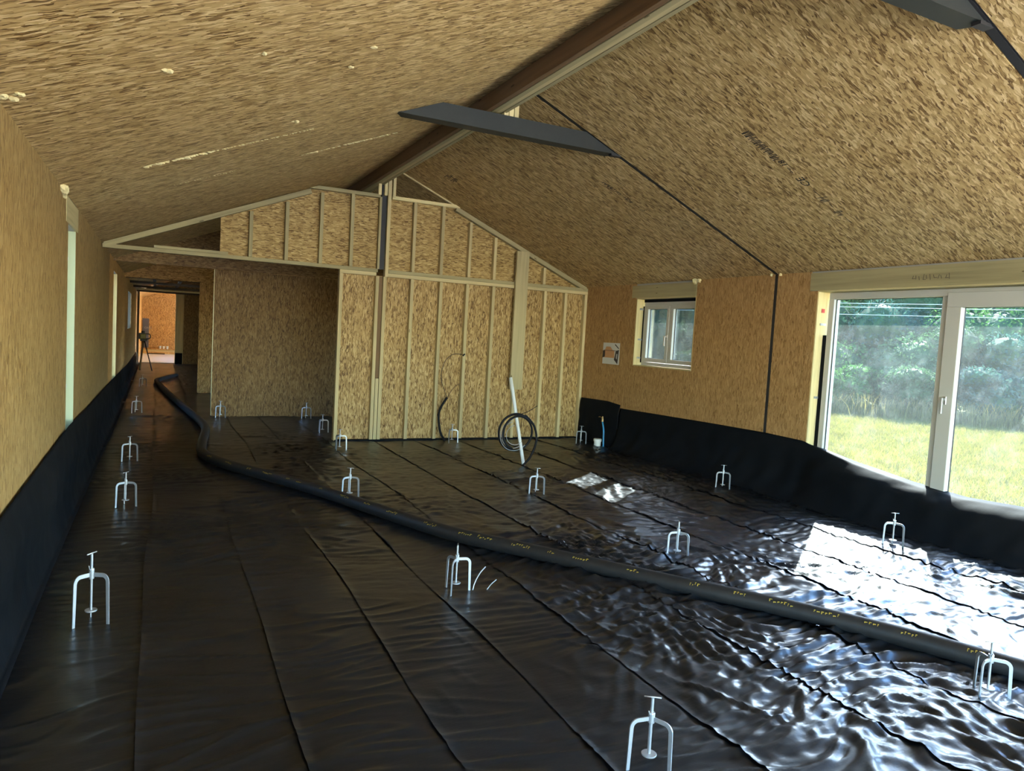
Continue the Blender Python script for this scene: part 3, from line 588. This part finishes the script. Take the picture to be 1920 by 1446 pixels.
def simple_window(n, side, h, mull=True):
    x = XR+.12 if side > 0 else XL-.12; root = empty(f'window_{n}', (x, (h[0]+h[1])/2, h[2]), kind='structure')
    frame_parts(root, h[0]+.02, h[1]-.02, h[2]+.01, h[3]-.01, .06, x-.035, x+.035, UPVC)
    pane(root, h[0]+.08, h[1]-.08, h[2]+.07, h[3]-.07, x, CLEAR)
    if mull: box('mullion', x-.03, x+.03, (h[0]+h[1])/2-.035, (h[0]+h[1])/2+.035, h[2]+.07, h[3]-.07, UPVC, root)
simple_window(2, -1, LD, False); simple_window(3, -1, LD2, False); simple_window(4, -1, LW)
simple_window(5, 1, RH[3]); simple_window(6, 1, RH[4]); simple_window(7, 1, RH[5])

# ------------------------------------------------------------------ screed level tripods
def make_tripod():
    root = empty('screed_tripod', (0,0,0))
    def leg(i):
        a = i*2*math.pi/3; out = []; R_, W_, H_, rr = .088, .015, .192, .034
        outer = [(.010, H_)]; inner = [(.010, H_-W_)]
        for k in range(7):
            t = math.pi/2*(1-k/6); outer.append((R_-rr+rr*math.cos(t), H_-rr+rr*math.sin(t))); ri = rr-W_; inner.append((R_-rr+ri*math.cos(t), H_-rr+ri*math.sin(t)))
        outer.append((R_+.004, .0)); inner.append((R_-W_+.006, .0))
        pts = outer+inner[::-1]; d = Vector((math.cos(a), math.sin(a), 0)); n = d.cross(Vector((0,0,1)))
        prism('leg', pts, (d, Vector((0,0,1)), n), -n*.0028, .0056, GALV, root)
    for i in range(3): leg(i)
    lathe('hub', [(.0115,.168),(.0125,.172),(.0125,.204),(.0115,.208)], GALV, root, seg=12)
    rod = lathe('rod', [(.0058,.050),(.0058,.262)], GALV, root, seg=10)
    lathe('disc', [(.027,.046),(.028,.048),(.028,.051),(.027,.052)], GALV, rod, seg=24)
    tube('cross_bar', [(-.031,0,.264),(0,0,.2645),(.031,0,.264)], .0026, GALV, rod, 8)
    hub = [c for c in root.children if c.name.startswith('hub')][0]
    tube('locking_pin', [(-.010,.006,.20),(-.016,.010,.21),(-.026,.012,.223)], .0022, GALV, hub, 6)
    return root
proto = make_tripod(); used = [False]
def place_tripod(x, y, rot, label, s=1.0, bar=0.0):
    if not used[0]: o = proto; used[0] = True
    else:
        o = proto.copy(); COL.objects.link(o)
        for ch in list(proto.children):
            c = ch.copy(); COL.objects.link(c); c.parent = o
            for g in list(ch.children):
                d = g.copy(); COL.objects.link(d); d.parent = c
    o.matrix_basis = Matrix.Translation((x, y, 0.004)) @ Matrix.Rotation(rot, 4, 'Z') @ Matrix.Diagonal((1,1,s,1))
    for ch in o.children:
        if ch.name.startswith('rod'): ch.rotation_euler = (0, 0, bar-rot)
    tag(o, label, 'tripod', 'screed level tripods on the black floor')
def away(x, y): return math.atan2(y, x)        # third leg points away from the viewer
TP = [(-.266, 4.056, 0, 'galvanised levelling tripod nearest the camera along the left wall', 1.35, .9),
      (-.20, 6.55, .1, 'second galvanised tripod from the camera along the left wall', 1.05, .9),
      (-.232, 8.62, 0, 'third galvanised tripod from the camera along the left wall', 1.0, .9),
      (-.27, 13.0, .2, 'small tripod by the left wall before the hall header', 1.0, .5),
      (-.26, 17.9, .2, 'far dark tripod in the corridor just in front of the laser level', 1.0, .5),
      (1.606, 6.446, .15, 'tripod standing just behind the hose bend left of centre', 1.05, 2.6),
      (1.645, 3.93, .75, 'tripod with three splayed legs standing in front of the hose', 1.08, 1.15),
      (3.416, 6.219, .1, 'tripod in the middle of the floor left of the small sun patches', 1.0, 2.5),
      (5.66, 6.03, .05, 'tripod at the foot of the right wall membrane', 1.0, 2.55),
      (5.48, 3.83, .05, 'tripod on the edge of the large sun patch', 1.05, 2.55),
      (3.468, 4.11, .1, 'dark backlit tripod between the hose and the large sun patch', 1.0, 1.0),
      (1.65, 2.03, .05, 'large tripod at the bottom edge of the picture', 1.0, 2.55),
      (3.488, 1.90, .70, 'three legged tripod in front of the hose at the right edge', 1.0, 2.55),
      (2.10, 9.04, .6, 'tripod beside the left end of the stud wall', 1.0, 2.5),
      (3.80, 9.50, .55, 'tripod against the stud wall under the black conduit', 1.0, 2.5),
      (5.80, 9.25, .1, 'tripod in the corner beside the valve', 1.0, 2.5),
      (2.265, 12.25, .1, 'tripod against the dark lobby wall near the stud wall', 1.0, 2.5),
      (2.20, 10.6, .6, 'tripod in the lobby behind the stud wall end', 1.0, 2.5),
      (.94, 12.38, .1, 'tripod against the left end of the dark lobby wall', 1.0, 2.5)]
for x, y, dr, lab, s, bar in TP: place_tripod(x, y, away(x, y)+dr, lab, s, bar)
# plastic-coated wire ends beside the three-legged tripod
wire_e = empty('wire_offcut', (1.72, 3.88, .01), 'short bent wire offcuts by the tripod in front of the hose', 'wire')
tube('wire', catmull([(1.745,3.90,.01),(1.76,3.91,.05),(1.80,3.93,.10),(1.845,3.95,.13)], 6), .004, GALV, wire_e, 6)
tube('wire', catmull([(1.83,3.88,.012),(1.87,3.91,.03),(1.92,3.94,.045)], 6), .003, GALV, wire_e, 6)

# ------------------------------------------------------------------ screed hose
HP = [(.48,20.9),(.095,19.4),(.04,18.45),(.282,15.1),(.471,12.97),(.60,11.5),(.625,10.6),(.515,9.35),(.50,8.6),(.70,7.92),(.993,7.33),(1.353,6.56),(1.639,5.82),(2.0,4.94),(2.374,4.37),(2.702,3.87),(2.994,3.43),(3.347,2.92),(3.62,2.44),(3.83,1.95),(4.0,1.4),(4.1,.6),(4.0,-.6)]
HR = .056
hc = catmull([(x, y, HR+.006) for x, y in HP], 14)
hose = tube('screed_hose', hc, HR, None, None, 18, .94)
t_ = NT('hose_rubber'); tc_ = t_.n('TexCoord'); n_ = t_.noise(tc_.outputs['Object'], 22.0, 4).outputs[0]
t_.l(t_.mix(n_, (.008,.008,.009,1), (.022,.021,.020,1)), t_.b.inputs['Base Color']); t_.bump(t_.noise(tc_.outputs['Object'], 160.0, 2).outputs[0], .25, .001)
HOSEM = t_.set(Roughness=.55, Specular_IOR_Level=.4); hose.data.materials.clear(); hose.data.materials.append(HOSEM)
tag(hose, 'long black rubber hose snaking across the black floor', 'hose')
# worn yellow print along the hose flank (illegible)
random.seed(9); bm = bmesh.new()
Lh = np.concatenate([[0], np.cumsum(np.linalg.norm(np.diff(hc, axis=0), axis=1))]); Th = np.gradient(hc, axis=0)
def hose_pt(s, ang, r=HR+.0012):
    c = np.array([np.interp(s, Lh, hc[:,k]) for k in range(3)]); t = np.array([np.interp(s, Lh, Th[:,k]) for k in range(3)]); t /= np.linalg.norm(t)
    sd = np.cross(t, (0,0,1)); sd /= np.linalg.norm(sd); return c+r*(math.cos(ang)*-sd*(-1)+math.sin(ang)*np.array((0,0,.94)))
s = Lh[-1]-9.8
sgn_fix = 1
while s < Lh[-1]-2.0:
    for k in range(random.randint(3, 8)):
        w_ = random.uniform(.006, .018); a0 = random.uniform(.55, .75); a1 = a0+random.uniform(.12, .35)
        for (p, q, a, b) in ((s, s+w_*.4, a0, a1), (s, s+w_, a1-.1, a1)):
            vs = [bm.verts.new(hose_pt(p, math.pi-a if False else a)), bm.verts.new(hose_pt(q, a)), bm.verts.new(hose_pt(q, b)), bm.verts.new(hose_pt(p, b))]; bm.faces.new(vs)
        s += w_+.008
    s += random.uniform(.04, .35)
mk('hose_print', bm, MARK, hose)['kind'] = 'stuff'

# ------------------------------------------------------------------ pipe, coil, conduit, valve, notice
pb, pt = np.array((4.01, 7.648, 0.0)), np.array((3.865, 7.85, 1.062))
pipe = tube('waste_pipe', [pb+(pt-pb)*k/6 for k in range(7)], .021, PVC, None, 14); tag(pipe, 'leaning pale plastic pipe rising from the floor', 'pipe')
coil = empty('cable_coil', (4.01, 7.62, .0), 'coiled black cable hanging on the leaning pale pipe', 'cable')
cx, cz, yc = 3.90, .40, 7.70
loop = [(3.985,7.63,.015),(4.10,7.66,.12),(4.19,7.70,.30),(4.16,7.72,.48),(4.05,7.73,.60)]
for k in range(26):
    a = math.radians(62+k*22); rr = .225-.0012*k; loop.append((cx+rr*math.cos(a)*1.0+.02, yc+.05*math.sin(a*.5)+.001*k, cz+rr*1.02*math.sin(a)))
tube('black_cable', catmull(loop, 5), .014, CABLE, coil, 8)
for r_, dx in ((.19, -.02), (.16, -.03), (.12, -.01)):
    tube('grey_cable', [(cx+dx+r_*math.cos(math.radians(a)), yc-.015, cz-.02+r_*math.sin(math.radians(a))) for a in range(100, 330, 10)], .004, GREYC, coil, 6)
tube('cable_tie', [(3.86,7.68,.62),(3.95,7.66,.64),(4.05,7.70,.66),(4.2,7.74,.73)], .004, CABLE, coil, 6)
con = empty('conduit', (3.73, 9.73, 0), 'bent black conduit with thin looped wires against the stud wall', 'conduit')
tube('black_conduit', catmull([(3.76,9.66,.01),(3.70,9.70,.12),(3.672,9.735,.35),(3.70,9.74,.48),(3.79,9.74,.625)], 8), .017, CABLE, con, 10)
tube('wire', catmull([(3.79,9.745,.62),(3.76,9.75,.70),(3.70,9.75,.85),(3.69,9.75,1.0),(3.74,9.75,1.16),(3.84,9.75,1.25),(3.93,9.745,1.265),(4.01,9.74,1.25)], 8), .005, RUSTY, con, 6)
tube('wire', catmull([(3.79,9.745,.62),(3.84,9.75,.70),(3.90,9.75,.78),(3.97,9.75,.83)], 6), .0035, RUSTY, con, 6)
tube('wire_tip', [(4.0,9.735,1.24),(4.03,9.735,1.27)], .011, CABLE, con, 6)
val = empty('stop_valve', (6.0, 8.92, 0), 'blue water pipe with a brass valve by the corner membrane', 'valve')
tube('blue_pipe', catmull([(5.955,8.87,.012),(5.955,8.875,.12),(5.955,8.885,.25),(5.955,8.93,.38)], 6), .0135, BLUE, val, 10)
lathe('valve_body', [(.012,0),(.017,.004),(.017,.05),(.010,.054),(.010,.08)], BRASS, val, Matrix.Translation((5.955,8.932,.375)), 12)
tube('valve_lever', [(5.955,8.94,.43),(5.945,8.98,.445),(5.94,9.01,.44)], .006, BRASS, val, 6)
pot = empty('pipe_cap', (5.93, 8.99, 0), 'small white capped pipe stub on the floor under the valve', 'pipe')
lathe('stub', [(.052,.0),(.052,.07)], WHITE, pot, Matrix.Translation((5.93,8.99,.006)), 20); lathe('cap', [(.060,.07),(.062,.074),(.062,.10),(.055,.108)], WHITE, pot, Matrix.Translation((5.93,8.99,.006)), 20)
note = tag(box('paper_notice', XR-.0022, XR-.0006, 8.803, 9.240, 1.232, 1.550, PAPER), 'white paper notice with a brown room picture pinned to the right wall', 'notice')
def nq(pts, mat, nm, k=0):
    bm = bmesh.new(); bm.faces.new([bm.verts.new((XR-.0026-.0004*k, 9.24-u*.437, 1.232+v*.318)) for u, v in pts]); mk(nm, bm, mat, note)
nq(((.04,.30),(.70,.30),(.70,.66),(.04,.66)), PORANGE, 'print'); nq(((.12,.66),(.60,.66),(.45,.82),(.2,.82)), PORANGE, 'print', 1); nq(((.0,.28),(.14,.34),(.14,.62),(.0,.62)), PDARK, 'print', 2)
nq(((.70,.22),(.92,.02),(.97,.70),(.78,.62)), PDARK, 'print', 2); nq(((.80,.30),(.88,.24),(.90,.5),(.82,.5)), PGREY, 'print', 3); nq(((.70,.92),(.74,.95),(.97,.76),(.94,.73)), PDARK, 'print', 3); nq(((.04,.63),(.9,.63),(.9,.65),(.04,.65)), PDARK, 'print', 4)

# ------------------------------------------------------------------ laser level
lx, ly = -.34, 23.8
lev = empty('laser_level', (lx, ly, 0), 'yellow and black rotary laser level on a wooden tripod in the corridor', 'laser level')
for fx, fy, m in ((-.43, 24.2, BROWN), (-.42, 23.4, BROWN), (-.10, 23.2, STEELD)):
    tube('tripod_leg', [(lx+(fx-lx)*.08, ly+(fy-ly)*.08, .86), (fx, fy, .01)], .026 if m is BROWN else .016, m, lev, 8)
box('tripod_head', lx-.09, lx+.09, ly-.09, ly+.09, .84, .885, BLACKP, lev); body = box('instrument', lx-.10, lx+.06, ly-.09, ly+.09, .90, 1.05, YELLOW, lev, 'z', .015)
box('guard', lx-.135, lx-.102, ly-.1, ly+.1, .90, 1.07, BLACKP, body); box('guard', lx-.11, lx+.09, ly-.1, ly+.1, 1.051, 1.075, BLACKP, body); box('guard', lx-.11, lx+.09, ly-.1, ly+.1, .886, .899, BLACKP, body)
tube('carry_handle', catmull([(lx+.06,ly-.02,1.06),(lx+.16,ly-.02,1.04),(lx+.165,ly-.02,.93),(lx+.06,ly-.02,.90)], 6), .014, BLACKP, lev, 8)
lathe('lantern', [(.045,0),(.045,.05),(.03,.06)], BLACKP, lev, Matrix.Translation((lx-.02, ly, 1.076)), 12)

# ------------------------------------------------------------------ end room
sheet = tag(box('slate_sheet', -.57, -.315, YE-.045, YE-.02, .19, 1.485, INSUL), 'dark blue-grey printed board leaning on the far end wall', 'board')
Rt = Matrix(((1,0,0),(0,0,-1),(0,1,0))).to_4x4(); Rt.translation = Vector((-.50, YE-.046, 1.03)); text_mesh('print', 'ONC', .13, PGREY, sheet, Rt)
for i, x in enumerate((.145, .285, .43)): 
    p = lathe('plastic_tub', [(.042,0),(.052,.12),(.055,.13),(.05,.135)], WHITE, None, Matrix.Translation((x, YE-.4, .1675)), 18)
    tag(p, ['white tub on the planks at the far wall, leftmost of three', 'white tub on the planks at the far wall, middle of three', 'white tub on the planks at the far wall, rightmost of three'][i], 'tub', 'white tubs on the far planks')
random.seed(12)
names = ['lowest', 'second', 'third', 'fourth', 'fifth', 'topmost']
for k in range(6):
    y = YE-2.2+k*.34; z = .026+.0235*k
    tag(box('plank', -.58+random.uniform(0,.05), 1.9+random.uniform(-.3,.4), y, y+.36 if k < 5 else YE-.06, z, z+.023, [PINEY, OSBW, PINEY, PINE, PINEY, OSBW][k], None, 'x'), f'{names[k]} pale plank of the stepped timber stack by the far wall', 'plank', 'planks stacked at the far wall')
tag(box('plank', -.35, .32, YE-2.45, YE-2.36, .025, .065, DARKW, None, 'x'), 'dark timber offcut lying in front of the far plank stack', 'plank')
box('screed_floor', XL, XR, 27.3, YE, .012, .024, plain('pale_screed', (.6,.62,.66), .6), floor, 'x')

# ------------------------------------------------------------------ outside
bounce_yard = tag(box('bounce_yard', -30, XL-WT-.3, -40, 50, -.2, -.10, plain('pale_bounce', (.68,.62,.53), .9, 0, .2, .15, 5)), kind='structure')  # unseen pale ground added to bounce sunlight up onto the ceiling
box('bounce_apron', XL-WT-.3, 14, -40, Y0-.4, -.2, -.101, bpy.data.materials['pale_bounce'], bounce_yard)
box('bounce_apron', XR+WT+.3, 30, -40, 1.9, -.2, -.10, bpy.data.materials['pale_bounce'], bounce_yard)  # bright strip out of view, added so sunlight bounces in through the bays
ground = tag(box('ground', -60, 90, -60, 110, -.9, -.16, TURF), kind='structure')
HA, HD = np.array((17.9, 14.4)), np.array((2.45, -4.0)); HD = HD/np.linalg.norm(HD); HN = np.array((-HD[1], HD[0])); HN = HN if HN[0] > 0 else -HN
# grass blades
def blades(name, n, pick, h0, h1, wd, mat, label, lean=.4):
    P = pick(n); n = len(P); a = RNG.uniform(0, 2*np.pi, n); h = RNG.uniform(h0, h1, n); ln = RNG.normal(0, lean, (n,2))*h[:,None]
    b = np.stack([P[:,0], P[:,1], np.full(n, -.165)], -1); s = np.stack([np.cos(a), np.sin(a), 0*a], -1)*wd/2
    tip = b+np.stack([ln[:,0], ln[:,1], h], -1); mid = b+np.stack([ln[:,0]*.35, ln[:,1]*.35, h*.6], -1)
    V = np.stack([b-s, b+s, mid+s*.8, mid-s*.8, tip+s*.25, tip-s*.25], 1).reshape(-1, 3); i = np.arange(n)[:,None]*6
    Q = np.concatenate([i+np.array([[0,1,2,3]]), i+np.array([[3,2,4,5]])], 0)
    return tag(arr(name, V, Q, mat), label, 'grass', kind='stuff')
def hd(P): return (P-HA)@HN          # signed distance behind the hedge foot
def lawn(n):
    P = np.stack([RNG.uniform(6.7, 22, n*3), RNG.uniform(1.0, 20, n*3)], -1); ang = np.arctan2(P[:,1], P[:,0]); P = P[(hd(P) < .5)&(ang > .42)&(ang < .95)]; return P[:n]
blades('lawn_grass', 120000, lawn, .05, .13, .010, GRASS, 'short sunlit green grass outside the glazed door'); blades('dry_grass', 45000, lawn, .07, .17, .008, STRAW, 'yellow dry grass stalks mixed into the lawn')
def fringe(n):
    t = RNG.uniform(-14, 9, n); d = RNG.normal(-.15, .35, n); return HA+t[:,None]*HD+d[:,None]*HN
blades('tall_grass', 9000, fringe, .25, .75, .014, STRAW, 'tall seeding grass along the foot of the hedge', .25)
# shrubs and trees
def leaves(n, blobs, size):
    out = []; 
    for (c, r, k) in blobs:
        m = int(n*k); d = RNG.normal(0, 1, (m,3)); d /= np.linalg.norm(d, axis=1)[:,None]; rad = RNG.uniform(.72, 1.05, m)**.6
        bump_ = 1+.18*perlin(d[:,0]*3+c[0]*7, d[:,1]*3+d[:,2]*2.3+c[1]); out.append(np.array(c)+d*np.array(r)*(rad*bump_)[:,None])
    P = np.concatenate(out); P = P[P[:,2] > -.15]; m = len(P)
    a = RNG.normal(0, 1, (m,3)); a /= np.linalg.norm(a, axis=1)[:,None]; b = np.cross(a, RNG.normal(0, 1, (m,3))); b /= np.linalg.norm(b, axis=1)[:,None]
    s = RNG.uniform(.6, 1.3, m)[:,None]*size
    V = np.stack([P-a*s, P-b*s*.45, P+a*s, P+b*s*.45], 1).reshape(-1, 3); return V, np.arange(m*4).reshape(m, 4)
def shrub(i, t, d, r, h, mat, label, group, trunk=False, n=6500, size=.075, zc=None):
    c2 = HA+t*HD+d*HN; root = empty('hedge_tree' if trunk else 'hedge_shrub', (c2[0], c2[1], -.16), label, 'tree' if trunk else 'shrub', group)
    zc = h*.5 if zc is None else zc
    bl = [((c2[0], c2[1], zc), (r, r, h*.52), .45)]
    for k in range(6):
        a = random.uniform(0, 6.28); bl.append(((c2[0]+math.cos(a)*r*.6, c2[1]+math.sin(a)*r*.6, zc+random.uniform(-.3,.42)*h), (r*.55, r*.55, h*.3), .11))
    V, Q = leaves(n, bl, size); f = arr('foliage', V, Q, mat, root); f['kind'] = 'stuff'
    bm = bmesh.new()
    for (c, rr, k) in bl: 
        m = bmesh.ops.create_icosphere(bm, subdivisions=2, radius=1)
        for v in m['verts']: v.co = Vector((c[0]+v.co.x*rr[0]*.82, c[1]+v.co.y*rr[1]*.82, c[2]+v.co.z*rr[2]*.82))
    mk('inner_foliage', bm, LEAF1, root)
    if trunk: tube('trunk', [(c2[0],c2[1],-.2),(c2[0]+.05,c2[1],zc*.5),(c2[0],c2[1]+.05,zc)], [.16,.13,.09], BARK, root, 8)
random.seed(21)
mats = [LEAF1, LEAF3, LEAF2]
ords = ['first','second','third','fourth','fifth','sixth','seventh','eighth','ninth','tenth','eleventh','twelfth']
rows = [(1.0, 1.15, 1.0, 12, 'low hedge shrub at the lawn edge', 4500), (3.1, 2.15, 1.5, 9, 'waist high shrub on the bank behind the lawn hedge', 5500), (5.6, 3.5, 1.9, 8, 'tall bush on the upper bank', 7000)]
for (d_, h_, r_, n_s, lab, nl) in rows:
    for i in range(n_s): shrub(i, -15+i*(25.0/n_s), d_+random.uniform(-.15,.2), r_*(1+random.uniform(-.1,.15)), h_*(1+random.uniform(-.08,.1)), mats[(i+int(d_))%3], f'{lab}, {ords[i]} from the left', 'shrubs on the bank outside', False, int(nl*1.5), .062)
for i in range(8): shrub(i, -16+i*3.4, 8.8+random.uniform(-.3,.5), 2.4, 4.2+random.uniform(-.3,.3), mats[(i+1)%3], f'leafy tree on top of the bank, {ords[i]} from the left', 'trees on the bank outside', True, 13000, .085, 3.4)
# overhead wires on two posts beyond the view
cabling = empty('overhead_wires', (14.5, 8, -.16), 'three pale wires strung outside in front of the hedge', 'cabling')
fp = [HA-16*HD-1.5*HN, HA+10*HD-1.5*HN]
for p in fp: tube('wire_post', [(p[0],p[1],-.2),(p[0],p[1],3.2)], .06, BARK, cabling, 10)
for z in (2.72, 2.92, 3.02): tube('wire', [(fp[0][0],fp[0][1],z),((fp[0]+fp[1])[0]/2,(fp[0]+fp[1])[1]/2,z-.06),(fp[1][0],fp[1][1],z)], .005, WHITE, cabling, 6)
